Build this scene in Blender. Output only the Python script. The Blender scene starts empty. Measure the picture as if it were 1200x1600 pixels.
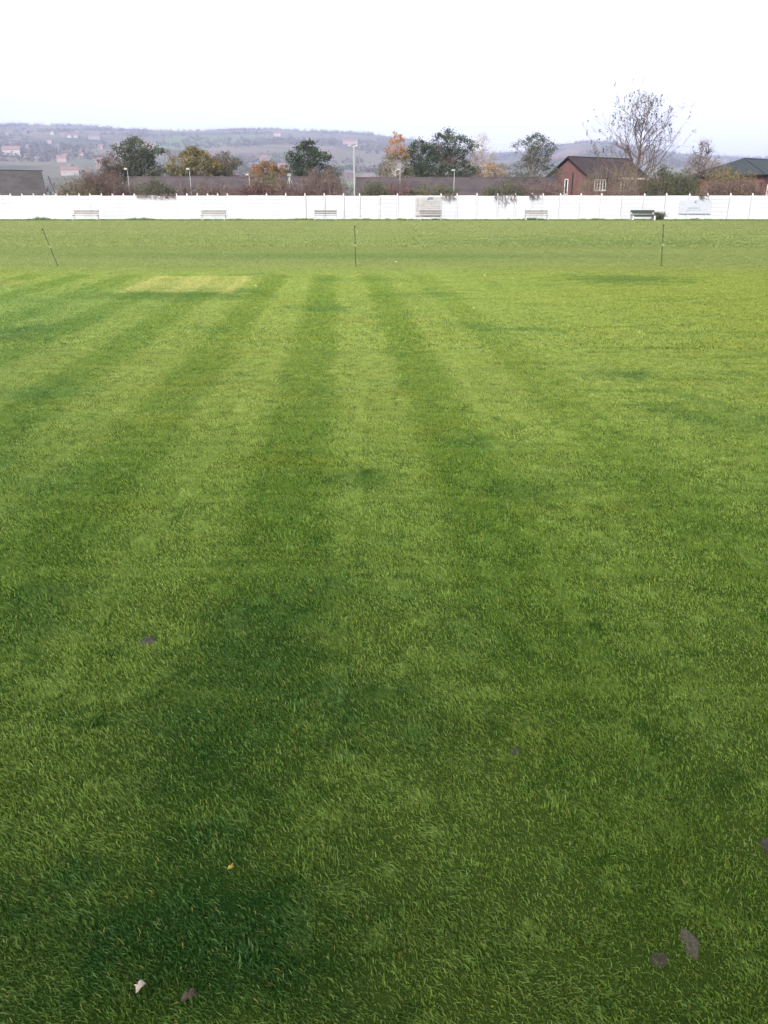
import bpy, math, random
from mathutils import Vector, Matrix, noise
R = math.radians
random.seed(7)
sc = bpy.context.scene
C = sc.collection

# ---------------------------------------------------------------- camera, sky, sun, exposure
F_PX, PITCH, EYE = 1250.0, R(21.2), 1.5
cam_d = bpy.data.cameras.new('camera')
cam = bpy.data.objects.new('camera', cam_d); C.objects.link(cam)
cam.location = (0, 0, EYE); cam.rotation_euler = (R(90) - PITCH, 0, 0)
cam_d.sensor_fit = 'VERTICAL'; cam_d.angle_y = 2 * math.atan(800 / F_PX)
cam_d.clip_start = 0.05; cam_d.clip_end = 30000
sc.camera = cam

SUN_EL, SUN_AZ = R(32), R(200)          # azimuth clockwise from +Y: behind the camera, slightly to the left
w = bpy.data.worlds.new('World'); sc.world = w; w.use_nodes = True
nt = w.node_tree; nt.nodes.clear()
sky = nt.nodes.new('ShaderNodeTexSky'); sky.sky_type = 'NISHITA'; sky.sun_disc = False
sky.sun_elevation = SUN_EL; sky.sun_rotation = SUN_AZ
sky.air_density = 1.0; sky.dust_density = 3.5; sky.ozone_density = 0.6
hs = nt.nodes.new('ShaderNodeHueSaturation'); hs.inputs['Saturation'].default_value = 0.25
bg = nt.nodes.new('ShaderNodeBackground'); bg.inputs['Strength'].default_value = 0.15
wo = nt.nodes.new('ShaderNodeOutputWorld')
nt.links.new(sky.outputs[0], hs.inputs['Color']); nt.links.new(hs.outputs[0], bg.inputs['Color']); nt.links.new(bg.outputs[0], wo.inputs[0])

sd = bpy.data.lights.new('sun', 'SUN'); sun = bpy.data.objects.new('sun', sd); C.objects.link(sun)
sd.energy = 2.7; sd.angle = R(14); sd.color = (1.0, 0.93, 0.82)
sv = Vector((math.sin(SUN_AZ) * math.cos(SUN_EL), math.cos(SUN_AZ) * math.cos(SUN_EL), math.sin(SUN_EL)))
sun.rotation_euler = sv.to_track_quat('Z', 'Y').to_euler()

vs = sc.view_settings
sc.display_settings.display_device = 'sRGB'
vs.view_transform = 'Standard'; vs.look = 'None'; vs.exposure = 1.25; vs.gamma = 1.0; vs.use_curve_mapping = False
cy = sc.cycles
cy.use_denoising = True; cy.max_bounces = 6; cy.diffuse_bounces = 3; cy.transmission_bounces = 4; cy.transparent_max_bounces = 8
cy.volume_bounces = 1; cy.use_adaptive_sampling = True; cy.adaptive_threshold = 0.01

# ---------------------------------------------------------------- image <-> ground helpers (photo pixels, 1200 x 1600)
cp, sp = math.cos(PITCH), math.sin(PITCH)
def P(px, py, Y):                        # point of the ray through that pixel at ground distance Y
    t = Y / (F_PX * cp + (800 - py) * sp)
    return Vector(((px - 600) * t, Y, EYE + t * (-F_PX * sp + (800 - py) * cp)))
def G(px, py):                           # where that ray meets the lawn
    t = EYE / (F_PX * sp - (800 - py) * cp)
    return Vector(((px - 600) * t, t * (F_PX * cp + (800 - py) * sp), 0))
def X0(px, Y): return (px - 600) * Y / (F_PX * cp + 484 * sp)
def PXM(Y): return (F_PX * cp + 484 * sp) / Y     # photo pixels per metre near the horizon

# ---------------------------------------------------------------- mesh helpers
class MB:
    def __init__(s): s.v = []; s.f = []; s.m = []; s.cur = 0
    def face(s, pts):
        i = len(s.v); s.v += [tuple(p) for p in pts]; s.f.append(tuple(range(i, i + len(pts)))); s.m.append(s.cur)
    def box(s, c, d, M=None, taper=1.0):
        hx, hy, hz = d[0] / 2, d[1] / 2, d[2] / 2
        i = len(s.v)
        for z, k in ((-hz, 1), (hz, taper)):
            for x, y in ((-hx, -hy), (hx, -hy), (hx, hy), (-hx, hy)):
                p = Vector((c[0] + x * k, c[1] + y * k, c[2] + z))
                s.v.append(tuple(M @ p if M else p))
        for q in ((0, 3, 2, 1), (4, 5, 6, 7), (0, 1, 5, 4), (1, 2, 6, 5), (2, 3, 7, 6), (3, 0, 4, 7)):
            s.f.append(tuple(i + k for k in q)); s.m.append(s.cur)
    def tube(s, pts, rad, n=5, cap=True):
        pts = [Vector(p) for p in pts]; rings = []
        for k, p in enumerate(pts):
            d = (pts[min(k + 1, len(pts) - 1)] - pts[max(k - 1, 0)]).normalized()
            a = d.orthogonal().normalized() if k == 0 else (a - d * a.dot(d)).normalized()
            b = d.cross(a); i = len(s.v); rings.append(i)
            for j in range(n):
                t = 2 * math.pi * j / n
                s.v.append(tuple(p + (a * math.cos(t) + b * math.sin(t)) * rad[k]))
        for q in range(len(rings) - 1):
            for j in range(n):
                s.f.append((rings[q] + j, rings[q] + (j + 1) % n, rings[q + 1] + (j + 1) % n, rings[q + 1] + j)); s.m.append(s.cur)
        if cap:
            s.f.append(tuple(rings[-1] + j for j in range(n))); s.m.append(s.cur)
            s.f.append(tuple(rings[0] + j for j in reversed(range(n)))); s.m.append(s.cur)
    def leaf(s, p, size, rng, up=0.0):
        d = Vector((rng.gauss(0, 1), rng.gauss(0, 1), rng.gauss(0, 1) + up)).normalized()
        a = d.orthogonal().normalized(); a.rotate(Matrix.Rotation(rng.uniform(0, 6.28), 3, d)); b = d.cross(a)
        l = size * rng.uniform(.7, 1.3); q = l * rng.uniform(.4, .7)
        s.face((p - a * l * .5, p + b * q * .5, p + a * l * .5, p - b * q * .5))
    def build(s, name, mat, parent=None, smooth=False, loc=(0, 0, 0)):
        me = bpy.data.meshes.new(name); me.from_pydata(s.v, [], s.f); me.update()
        for m in (mat if isinstance(mat, (list, tuple)) else [mat]): me.materials.append(m)
        if isinstance(mat, (list, tuple)): me.polygons.foreach_set('material_index', s.m)
        if smooth: me.polygons.foreach_set('use_smooth', [True] * len(me.polygons))
        o = bpy.data.objects.new(name, me); C.objects.link(o); o.location = loc
        if parent: o.parent = parent
        return o
def tag(o, label=None, cat=None, group=None, kind=None):
    if label: o['label'] = label
    if cat: o['category'] = cat
    if group: o['group'] = group
    if kind: o['kind'] = kind
    return o
def thing(name, loc, label, cat, group=None, rz=0):
    o = bpy.data.objects.new(name, None); C.objects.link(o); o.location = loc; o.rotation_euler.z = rz
    return tag(o, label, cat, group)
def copy_tree(o, parent=None):
    c = o.copy(); C.objects.link(c)
    if parent: c.parent = parent
    for ch in list(o.children): copy_tree(ch, c)
    return c

# ---------------------------------------------------------------- material helpers
class NT:
    def __init__(s, name):
        s.m = bpy.data.materials.new(name); s.m.use_nodes = True; s.t = s.m.node_tree; s.t.nodes.clear()
        s.out = s.n('ShaderNodeOutputMaterial'); s.bs = s.n('ShaderNodeBsdfPrincipled'); s.l(s.bs.outputs[0], s.out.inputs[0])
    def n(s, t, **k):
        x = s.t.nodes.new(t)
        for a, b in k.items(): setattr(x, a, b)
        return x
    def l(s, a, b): s.t.links.new(a, b)
    def put(s, sock, v):
        if hasattr(v, 'is_output'): s.l(v, sock)
        elif isinstance(v, (tuple, list)) and len(v) == 3 and sock.type == 'RGBA': sock.default_value = (*v, 1)
        else: sock.default_value = v
    def math(s, op, a, b=0, c=None, clamp=False):
        x = s.n('ShaderNodeMath', operation=op, use_clamp=clamp); s.put(x.inputs[0], a); s.put(x.inputs[1], b)
        if c is not None: s.put(x.inputs[2], c)
        return x.outputs[0]
    def mix(s, f, a, b, mode='MIX'):
        x = s.n('ShaderNodeMix', data_type='RGBA', blend_type=mode); s.put(x.inputs[0], f); s.put(x.inputs[6], a); s.put(x.inputs[7], b)
        return x.outputs[2]
    def ramp(s, f, stops):
        x = s.n('ShaderNodeValToRGB'); e = x.color_ramp.elements
        while len(e) < len(stops): e.new(0.5)
        for q, (p, c) in zip(e, stops): q.position = p; q.color = (*c, 1) if isinstance(c, tuple) else (c, c, c, 1)
        s.put(x.inputs[0], f); return x.outputs[0]
    def noise(s, vec, scale, detail=3, rough=.5):
        x = s.n('ShaderNodeTexNoise'); s.put(x.inputs['Vector'], vec)
        x.inputs['Scale'].default_value = scale; x.inputs['Detail'].default_value = detail; x.inputs['Roughness'].default_value = rough
        return x.outputs[0]
    def mapr(s, v, a, b, c=0.0, d=1.0):
        x = s.n('ShaderNodeMapRange', interpolation_type='SMOOTHSTEP'); s.put(x.inputs[0], v)
        for k, q in zip((1, 2, 3, 4), (a, b, c, d)): s.put(x.inputs[k], q)
        return x.outputs[0]
    def pos(s): return s.n('ShaderNodeNewGeometry').outputs['Position']
    def island(s): return s.n('ShaderNodeNewGeometry').outputs['Random Per Island']
    def obj(s): return s.n('ShaderNodeTexCoord').outputs['Object']
    def scalev(s, v, k):
        x = s.n('ShaderNodeVectorMath', operation='MULTIPLY'); s.put(x.inputs[0], v); x.inputs[1].default_value = k
        return x.outputs[0]
    def bump(s, h, st=.3, dist=.02):
        x = s.n('ShaderNodeBump'); x.inputs['Strength'].default_value = st; x.inputs['Distance'].default_value = dist
        s.put(x.inputs['Height'], h); s.l(x.outputs[0], s.bs.inputs['Normal'])
    def fin(s, col, rough=.7, spec=.4, metal=0.0):
        s.put(s.bs.inputs['Base Color'], col); s.put(s.bs.inputs['Roughness'], rough)
        s.bs.inputs['Specular IOR Level'].default_value = spec; s.bs.inputs['Metallic'].default_value = metal
        return s.m
def plain(name, c, rough=.6, var=.25, scale=3.0, spec=.4, metal=0.0, bump=0.0):
    t = NT(name); f = t.noise(t.obj(), scale, 5, .6)
    col = t.mix(t.mapr(f, .3, .7), tuple(x * (1 - var) for x in c), tuple(min(1, x * (1 + var)) for x in c))
    if bump: t.bump(f, bump, .02)
    return t.fin(col, rough, spec, metal)
def foliage(name, ramp, trans=.25, dark=None):
    t = NT(name); r = t.island()
    n = t.noise(t.pos(), .9, 2)
    f = t.math('ADD', t.math('MULTIPLY', r, .55), t.math('MULTIPLY', t.mapr(n, .3, .7), .45))
    col = t.ramp(f, ramp)
    m = t.fin(col, .6, .3)
    tr = t.n('ShaderNodeBsdfTranslucent'); t.put(tr.inputs[0], col)
    mx = t.n('ShaderNodeMixShader'); mx.inputs[0].default_value = trans
    t.l(t.bs.outputs[0], mx.inputs[1]); t.l(tr.outputs[0], mx.inputs[2]); t.l(mx.outputs[0], t.out.inputs[0])
    return m

# ---------------------------------------------------------------- turf colour, shared by the soil sheet and the blades
STR_K = 0.0522
def turf_colour(t, blade):
    p = t.pos(); sx = t.n('ShaderNodeSeparateXYZ'); t.l(p, sx.inputs[0]); x, y = sx.outputs[0], sx.outputs[1]
    flat = t.scalev(p, (1, 1, 0))
    # mowing bands of about half a metre, running away from the camera
    u = t.math('ADD', x, t.math('MULTIPLY', y, STR_K))
    wob = t.math('MULTIPLY', t.math('SUBTRACT', t.noise(flat, .9, 4, .6), .5), .28)
    fr = t.math('FRACT', t.math('DIVIDE', t.math('ADD', t.math('ADD', u, 100.0 * 1.06 + .63), wob), 1.06))
    band = t.math('MULTIPLY', t.mapr(fr, -.02, .16), t.mapr(fr, .42, .62, 1, 0))       # 1 inside a dark band
    amt = t.math('MULTIPLY', t.mapr(u, .4, 3.2, 1.0, .12), t.mapr(y, 17.6, 18.8, 1, .0))
    amt = t.math('MULTIPLY', amt, t.mapr(y, 2.0, 4.5, .5, 1.0))
    amt = t.math('MULTIPLY', amt, t.mapr(t.noise(flat, .35, 3), .30, .52, .65, 1.0))
    band = t.math('MULTIPLY', band, amt)
    light, dark = (.310, .385, .088), (.150, .235, .028)
    col = t.mix(t.math('MULTIPLY', band, .78), light, dark)
    # lush bluish-green areas, yellower dry areas
    n1 = t.noise(flat, .55, 4, .6)
    col = t.mix(t.mapr(n1, .52, .72, 0, .65), col, (.065, .165, .045))
    n2 = t.noise(t.scalev(p, (.8, 1.3, 0)), 1.1, 5, .65)
    col = t.mix(t.mapr(n2, .50, .74, 0, .65), col, (.300, .310, .045))
    # streaks across the cut (clippings and tyre lines), strongest on the right-hand side
    n3 = t.noise(t.scalev(p, (.55, 3.2, 0)), 1.0, 4, .6)
    st = t.math('MULTIPLY', t.mapr(n3, .52, .68), t.mapr(u, .5, 3.0, .15, .7))
    col = t.mix(st, col, (.095, .180, .030))
    col = t.mix(t.math('MULTIPLY', t.mapr(u, 2.0, 6.0), t.mapr(y, 5.0, 10.0, 0, .45)), col, (.290, .320, .050))
    n5 = t.noise(flat, 7.0, 4, .65)
    near = t.mapr(y, 9, 14, 1, .35)
    col = t.mix(t.math('MULTIPLY', t.mapr(n5, .53, .72, 0, .75), near), col, (.045, .130, .020))
    n6 = t.noise(t.scalev(p, (1.2, 1, 0)), 11.0, 3, .6)
    col = t.mix(t.math('MULTIPLY', t.mapr(n6, .56, .74, 0, .7), near), col, (.290, .340, .070))
    # outfield beyond the square: longer, duller grass
    far = t.mapr(t.math('ADD', y, t.math('MULTIPLY', wob, 3.0)), 17.2, 22.5)
    n4 = t.noise(t.scalev(p, (.05, .30, 0)), 1.0, 4, .55)
    fc = t.mix(t.mapr(n4, .35, .65), (.215, .255, .084), (.255, .285, .104))
    fc = t.mix(t.mapr(y, 30, 60), fc, t.mix(.5, fc, (.27, .285, .125)))
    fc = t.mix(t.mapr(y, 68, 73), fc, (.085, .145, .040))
    col = t.mix(t.math('MULTIPLY', far, .95), col, fc)
    # worn pale pitch on the left
    px = t.math('ADD', x, t.math('MULTIPLY', y, STR_K))
    def box2(x0, x1, y0, y1, e=.12):
        a = t.math('MULTIPLY', t.mapr(px, x0 - e, x0 + e), t.mapr(px, x1 - e, x1 + e, 1, 0))
        b = t.math('MULTIPLY', t.mapr(y, y0 - e, y0 + e), t.mapr(y, y1 - e, y1 + e, 1, 0))
        return t.math('MULTIPLY', a, b)
    A, B = G(170, 458), G(395, 432)
    pit = box2(A.x + STR_K * A.y + .1, B.x + STR_K * B.y, A.y, B.y)
    col = t.mix(t.math('MULTIPLY', pit, t.mapr(t.noise(flat, 1.7, 3), .35, .6, .8, 1)), col, t.mix(t.mapr(t.math('FRACT', t.math('MULTIPLY', u, .95)), .45, .55), (.52, .50, .17), (.42, .44, .13)))
    A, B = G(-260, 452), G(48, 438)
    col = t.mix(t.math('MULTIPLY', box2(A.x + STR_K * A.y, B.x + STR_K * B.y, A.y, B.y), .7), col, (.34, .35, .10))
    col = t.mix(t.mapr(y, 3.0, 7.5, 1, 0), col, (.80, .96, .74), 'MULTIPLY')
    col = t.mix(t.math('MULTIPLY', t.mapr(u, -1.0, -5.0, 0, .38), t.mapr(y, 13, 18, 1, 0)), col, (.14, .275, .085))
    # dark lush spots; large near-left ones are shade painted into the turf colour
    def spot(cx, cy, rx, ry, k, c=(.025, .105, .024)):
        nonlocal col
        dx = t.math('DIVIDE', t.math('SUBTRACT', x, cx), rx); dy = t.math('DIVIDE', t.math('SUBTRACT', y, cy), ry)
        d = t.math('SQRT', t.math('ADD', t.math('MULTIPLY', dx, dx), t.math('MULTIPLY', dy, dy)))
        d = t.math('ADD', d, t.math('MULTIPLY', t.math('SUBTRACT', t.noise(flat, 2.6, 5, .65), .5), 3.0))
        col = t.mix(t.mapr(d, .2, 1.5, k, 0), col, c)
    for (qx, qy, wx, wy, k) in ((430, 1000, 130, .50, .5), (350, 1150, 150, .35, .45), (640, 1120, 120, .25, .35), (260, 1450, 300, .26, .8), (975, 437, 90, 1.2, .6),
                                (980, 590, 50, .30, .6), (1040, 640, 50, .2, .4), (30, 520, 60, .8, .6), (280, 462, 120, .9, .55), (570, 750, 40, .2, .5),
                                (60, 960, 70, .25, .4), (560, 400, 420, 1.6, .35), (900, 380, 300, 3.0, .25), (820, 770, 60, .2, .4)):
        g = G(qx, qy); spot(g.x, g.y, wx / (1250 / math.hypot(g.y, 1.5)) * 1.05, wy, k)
    return col, p, flat

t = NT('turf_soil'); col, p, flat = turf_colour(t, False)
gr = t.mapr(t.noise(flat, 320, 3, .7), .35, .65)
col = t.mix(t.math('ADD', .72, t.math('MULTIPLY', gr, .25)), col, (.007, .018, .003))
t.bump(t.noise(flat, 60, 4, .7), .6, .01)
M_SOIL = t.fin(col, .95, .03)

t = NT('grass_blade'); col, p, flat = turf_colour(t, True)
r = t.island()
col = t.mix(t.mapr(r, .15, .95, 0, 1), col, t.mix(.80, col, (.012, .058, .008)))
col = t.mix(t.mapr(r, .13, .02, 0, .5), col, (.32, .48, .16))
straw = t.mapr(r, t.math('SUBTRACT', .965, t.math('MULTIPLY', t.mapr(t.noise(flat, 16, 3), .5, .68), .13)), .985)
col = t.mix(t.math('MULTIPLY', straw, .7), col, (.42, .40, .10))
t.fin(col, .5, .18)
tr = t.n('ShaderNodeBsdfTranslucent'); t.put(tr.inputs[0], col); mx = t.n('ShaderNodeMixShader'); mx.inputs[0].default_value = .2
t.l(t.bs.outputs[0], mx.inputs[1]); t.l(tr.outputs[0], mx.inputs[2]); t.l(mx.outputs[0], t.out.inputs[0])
M_BLADE = t.m

# ---------------------------------------------------------------- hills
RIDGE = [(-900, 210), (-400, 203), (0, 198), (60, 199), (100, 200), (150, 202), (200, 205), (260, 208), (330, 208), (400, 206), (440, 206), (480, 208),
         (540, 211), (575, 213), (600, 216), (640, 221), (680, 229), (720, 238), (760, 244), (800, 242), (830, 236), (860, 231), (900, 225),
         (940, 224), (970, 230), (1010, 235), (1060, 244), (1100, 247), (1150, 250), (1200, 251), (1600, 259), (2200, 265)]
def ridge_py(px):
    if px <= RIDGE[0][0]: return RIDGE[0][1]
    for (a, ya), (b, yb) in zip(RIDGE, RIDGE[1:]):
        if px <= b:
            k = (px - a) / (b - a); k = k * k * (3 - 2 * k) * .5 + k * .5
            return ya + (yb - ya) * k
    return RIDGE[-1][1]
YR, Y_HILL0 = 3800.0, 500.0
def hill_z(X, Y):
    px = 600 + 1341 * X / max(Y, 1)
    H = P(px, ridge_py(px), YR).z
    s = (Y - Y_HILL0) / (YR - Y_HILL0)
    if s <= 0: return -1.0
    if s <= 1: e = s * .42 + .58 * s * s * (3 - 2 * s)
    else: e = 1 - .25 * min(1, (s - 1) * 2)
    n = noise.noise(Vector((X / 420, Y / 420, 3))) * 22 + noise.noise(Vector((X / 130, Y / 130, 9))) * 5
    return -1 + H * e + n * min(1, s * 3) * max(0, 1 - s) * 1.4
m = MB(); NX, rows = 170, []
ys = [Y_HILL0 + (YR - Y_HILL0) * k / 60 for k in range(61)] + [YR + 250 * k for k in range(1, 7)]
for j, Y in enumerate(ys):
    for i in range(NX + 1):
        px = -900 + 3100 * i / NX; X = (px - 600) / 1341 * Y
        m.v.append((X, Y, hill_z(X, Y)))
for j in range(len(ys) - 1):
    for i in range(NX):
        a = j * (NX + 1) + i; m.f.append((a, a + 1, a + NX + 2, a + NX + 1)); m.m.append(0)
t = NT('hill_land'); p = t.pos()
vor = t.n('ShaderNodeTexVoronoi'); vor.inputs['Scale'].default_value = 1.0
t.put(vor.inputs['Vector'], t.scalev(p, (1 / 210, 1 / 330, 0))); vor.inputs['Randomness'].default_value = .85
sep = t.n('ShaderNodeSeparateColor'); t.l(vor.outputs['Color'], sep.inputs[0])
fld = t.ramp(sep.outputs[0], [(0, (.085, .080, .065)), (.3, (.095, .105, .060)), (.5, (.14, .10, .09)), (.68, (.11, .085, .075)), (.88, (.095, .14, .06)), (1, (.05, .05, .045))])
wood = t.mapr(t.noise(t.scalev(p, (1 / 600, 1 / 500, 0)), 1.6, 5, .6), .50, .58)
fld = t.mix(t.math('MULTIPLY', wood, .85), fld, (.035, .042, .028))
moor = t.mapr(t.noise(t.scalev(p, (1 / 1500, 1 / 1200, 0)), 1.3, 3), .48, .62)
sz = t.n('ShaderNodeSeparateXYZ'); t.l(p, sz.inputs[0])
fld = t.mix(t.math('MULTIPLY', t.mapr(sz.outputs[2], 190, 290), .7), fld, t.mix(moor, (.13, .13, .08), (.16, .11, .10)))
dd = t.noise(t.scalev(p, (1 / 30, 1 / 45, 0)), 1, 4, .7)
fld = t.mix(t.mapr(dd, .5, .75, 0, .6), fld, (.05, .05, .035))
tag(m.build('hills', t.fin(fld, .95, .1), smooth=True), kind='structure')

# ground sheet: the cricket field, reaching to the foot of the hills and beyond
m = MB(); xs = [-6400, -900, -90, -20, -5, 0, 5, 20, 90, 900, 6400]; yy = [-300, -20, 0, 3, 8, 20, 74.9, 120, 500, 1200, 5600]
for Y in yy:
    for X in xs: m.v.append((X, Y, 0))
for j in range(len(yy) - 1):
    for i in range(len(xs) - 1):
        a = j * len(xs) + i; m.f.append((a, a + 1, a + len(xs) + 1, a + len(xs))); m.m.append(0)
tag(m.build('ground', M_SOIL), kind='structure')

# ---------------------------------------------------------------- grass: real blades over the whole visible field
def blade_tile(seed, n, size=1.0, h0=.006, h1=.018, w0=.0013, w1=.0036):
    rng = random.Random(seed); v = []; f = []
    tufts = [(rng.random(), rng.random(), rng.uniform(.03, .10), rng.uniform(-.35, .55), rng.uniform(0, 6.28), rng.uniform(.1, .6)) for _ in range(90)]
    for k in range(n):
        if rng.random() < .45:
            tx, ty, tr_, th, ta, tl = tufts[rng.randrange(90)]
            x = (tx + rng.gauss(0, tr_ * .5)) % 1; y = (ty + rng.gauss(0, tr_ * .5)) % 1; hk = 1 + th * .6
            la = ta + rng.gauss(0, .6); lean = tl
        else:
            x, y, hk = rng.random(), rng.random(), 1; la = rng.uniform(0, 6.28); lean = rng.uniform(.05, .6)
        x = (x - .5) * size; y = (y - .5) * size
        h = rng.uniform(h0, h1) * hk; wd = rng.uniform(w0, w1)
        dx = math.cos(la) * lean * 1.4 - .55; dy = math.sin(la) * lean * 1.2 - .03      # everything lies over slightly to the left
        a = rng.uniform(0, 3.14); cx, cy_ = math.cos(a) * wd / 2, math.sin(a) * wd / 2
        mx_, my_, mz = x + dx * h * .35, y + dy * h * .35, h * .62
        q = max(.35, 1.0 - .25 * (dx * dx + dy * dy))
        ex, ey, ez = x + dx * h * 1.1, y + dy * h * 1.1, h * q
        mz = ez * .62; i = len(v)
        v += [(x - cx, y - cy_, -.002), (x + cx, y + cy_, -.002), (mx_ + cx * .85, my_ + cy_ * .85, mz), (mx_ - cx * .85, my_ - cy_ * .85, mz), (ex, ey, ez)]
        f += [(i, i + 1, i + 2, i + 3), (i + 3, i + 2, i + 4)]
    me = bpy.data.meshes.new('grass_tile'); me.from_pydata(v, [], f); me.update(); me.materials.append(M_BLADE)
    return me
def grass_field(name, col_tiles, cells, size):
    me = bpy.data.meshes.new(name); me.from_pydata([(x, y, 0) for x, y in cells], [], []); me.update()
    rng = random.Random(5)
    at = me.attributes.new('turn', 'FLOAT', 'POINT'); at.data.foreach_set('value', [rng.uniform(-.07, .07) for _ in cells])
    ai = me.attributes.new('pick', 'INT', 'POINT'); ai.data.foreach_set('value', [rng.randrange(len(col_tiles.objects)) for _ in cells])
    o = bpy.data.objects.new(name, me); C.objects.link(o)
    ng = bpy.data.node_groups.new(name, 'GeometryNodeTree')
    ng.interface.new_socket('Geometry', in_out='INPUT', socket_type='NodeSocketGeometry'); ng.interface.new_socket('Geometry', in_out='OUTPUT', socket_type='NodeSocketGeometry')
    N = ng.nodes.new; L = ng.links.new
    gi, go = N('NodeGroupInput'), N('NodeGroupOutput'); ip = N('GeometryNodeInstanceOnPoints'); ci = N('GeometryNodeCollectionInfo')
    ci.inputs['Collection'].default_value = col_tiles; ci.inputs['Separate Children'].default_value = True; ci.inputs['Reset Children'].default_value = True
    ip.inputs['Pick Instance'].default_value = True
    pk = N('GeometryNodeInputNamedAttribute'); pk.data_type = 'INT'; pk.inputs['Name'].default_value = 'pick'
    tn = N('GeometryNodeInputNamedAttribute'); tn.data_type = 'FLOAT'; tn.inputs['Name'].default_value = 'turn'
    cx = N('ShaderNodeCombineXYZ')
    sid = lambda node, nm: next(s for s in node.outputs if s.enabled and s.name == nm)
    L(sid(tn, 'Attribute'), cx.inputs['Z']); L(cx.outputs[0], ip.inputs['Rotation'])
    L(sid(pk, 'Attribute'), ip.inputs['Instance Index'])
    L(gi.outputs[0], ip.inputs['Points']); L(ci.outputs[0], ip.inputs['Instance']); L(ip.outputs[0], go.inputs[0])
    md = o.modifiers.new('grass', 'NODES'); md.node_group = ng
    return o
def tiles(name, k, *a, **kw):
    c = bpy.data.collections.new(name)
    for i in range(k): c.objects.link(bpy.data.objects.new('grass_tile', blade_tile(i + 11 * k, *a, **kw)))
    return c
cells_n, cells_m, cells_f = [], [], []
def inside(x, y, mrg): return abs(x) < .50 * max(y, 0) + mrg
gy = -1.0
while gy < 9:
    gx = -8.0
    while gx < 8.01:
        if inside(gx, gy, 1.6): cells_n.append((gx, gy))
        gx += .92
    gy += .92
while gy < 30:
    gx = -20.
    while gx < 20:
        if inside(gx, gy, 2): cells_m.append((gx, gy))
        gx += .93
    gy += .93
gy += 1.0
while gy < 73.2:
    gx = -44.
    while gx < 44:
        if inside(gx, gy, 5): cells_f.append((gx, gy))
        gx += 2.9
    gy += 2.9
o = grass_field('near_grass', tiles('near', 8, 44000), cells_n, 1)
tag(o, 'short mown green grass in the foreground nearest the camera', 'grass', kind='stuff')
o = grass_field('mown_grass', tiles('mid', 5, 13000, h0=.012, h1=.022, w0=.0035, w1=.0055), cells_m, 1)
tag(o, 'striped mown grass of the cricket square in the middle distance', 'grass', kind='stuff')
o = grass_field('outfield_grass', tiles('far', 4, 20000, size=3.1, h0=.03, h1=.06, w0=.012, w1=.022), cells_f, 3)
tag(o, 'duller grass of the far outfield in front of the white wall', 'grass', kind='stuff')

#SPLIT
# ---------------------------------------------------------------- white boundary wall
YW, HW = 75.0, 2.0
t = NT('whitewash'); oi = t.n('ShaderNodeObjectInfo'); p = t.pos(); sz = t.n('ShaderNodeSeparateXYZ'); t.l(p, sz.inputs[0])
n = t.noise(t.scalev(p, (1, 1, 1.6)), .8, 5, .65)
col = t.mix(t.mapr(n, .45, .75, 0, .35), (.30, .315, .345), (.25, .26, .275))
col = t.mix(t.math('MULTIPLY', t.mapr(sz.outputs[2], .28, .0), t.mapr(t.noise(p, 3, 4), .35, .65)), col, (.42, .44, .33))
col = t.mix(t.math('MULTIPLY', t.mapr(sz.outputs[2], 1.75, 2.0), t.mapr(t.noise(p, 2, 4), .4, .7, 0, .5)), col, (.50, .42, .38))
col = t.mix(t.mapr(oi.outputs['Random'], 0, 1, 0, .12), col, (.55, .56, .60))
M_WALL = t.fin(col, .85, .2)
wall = thing('boundary_wall', (0, YW, 0), 'long white painted concrete panel wall along the far edge of the field', 'wall')
posts = [1, 18, 36, 54, 71, 89, 107, 125, 142, 160, 177, 194, 211, 228, 245, 261, 277, 293, 309, 325, 341, 356, 386, 417, 447, 477, 507, 537, 562, 593, 621,
         650, 689, 714, 745, 777, 805, 831, 848, 875, 907, 939, 972, 1006, 1040, 1076, 1104, 1140, 1174, 1208, 1242, 1276, 1310, 1345, 1380]
posts = [-17 * k for k in range(12, 0, -1)] + posts
short = {386, 228, 245, 261, 650, 593, 972}
rng = random.Random(3)
xs = [X0(p_, YW) for p_ in posts]
for k, (q, x) in enumerate(zip(posts, xs)):
    m = MB(); h = HW + (.02 if q in short else .20) + rng.uniform(-.02, .02)
    ln = -.02 + rng.uniform(-.02, .02); wd = .11
    pd = .16 if q > 450 else .07
    m.box((x, .05 - pd / 2, (h - .1) / 2), (wd, pd, h - .1))
    i = len(m.v); a = wd / 2
    m.v += [(x - a, .05 - pd, h - .1), (x + a, .05 - pd, h - .1), (x + a, .05, h - .1), (x - a, .05, h - .1), (x + ln, -.03, h + .02)]
    for f in ((0, 1, 4), (1, 2, 4), (2, 3, 4), (3, 0, 4)): m.f.append(tuple(i + z for z in f)); m.m.append(0)
    m.build('post', M_WALL, wall)
    if k + 1 < len(xs):
        x1 = xs[k + 1]; m = MB(); n = 6; top = HW + rng.uniform(-.03, .03)
        for z in range(n):
            zz = top / n
            m.box(((x + x1) / 2, rng.uniform(-.006, .006), zz * (z + .5)), (x1 - x - wd - (.030 if q > 450 else .012), .05, zz - .012), None)
        m.build('panel', M_WALL, wall)

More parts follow.
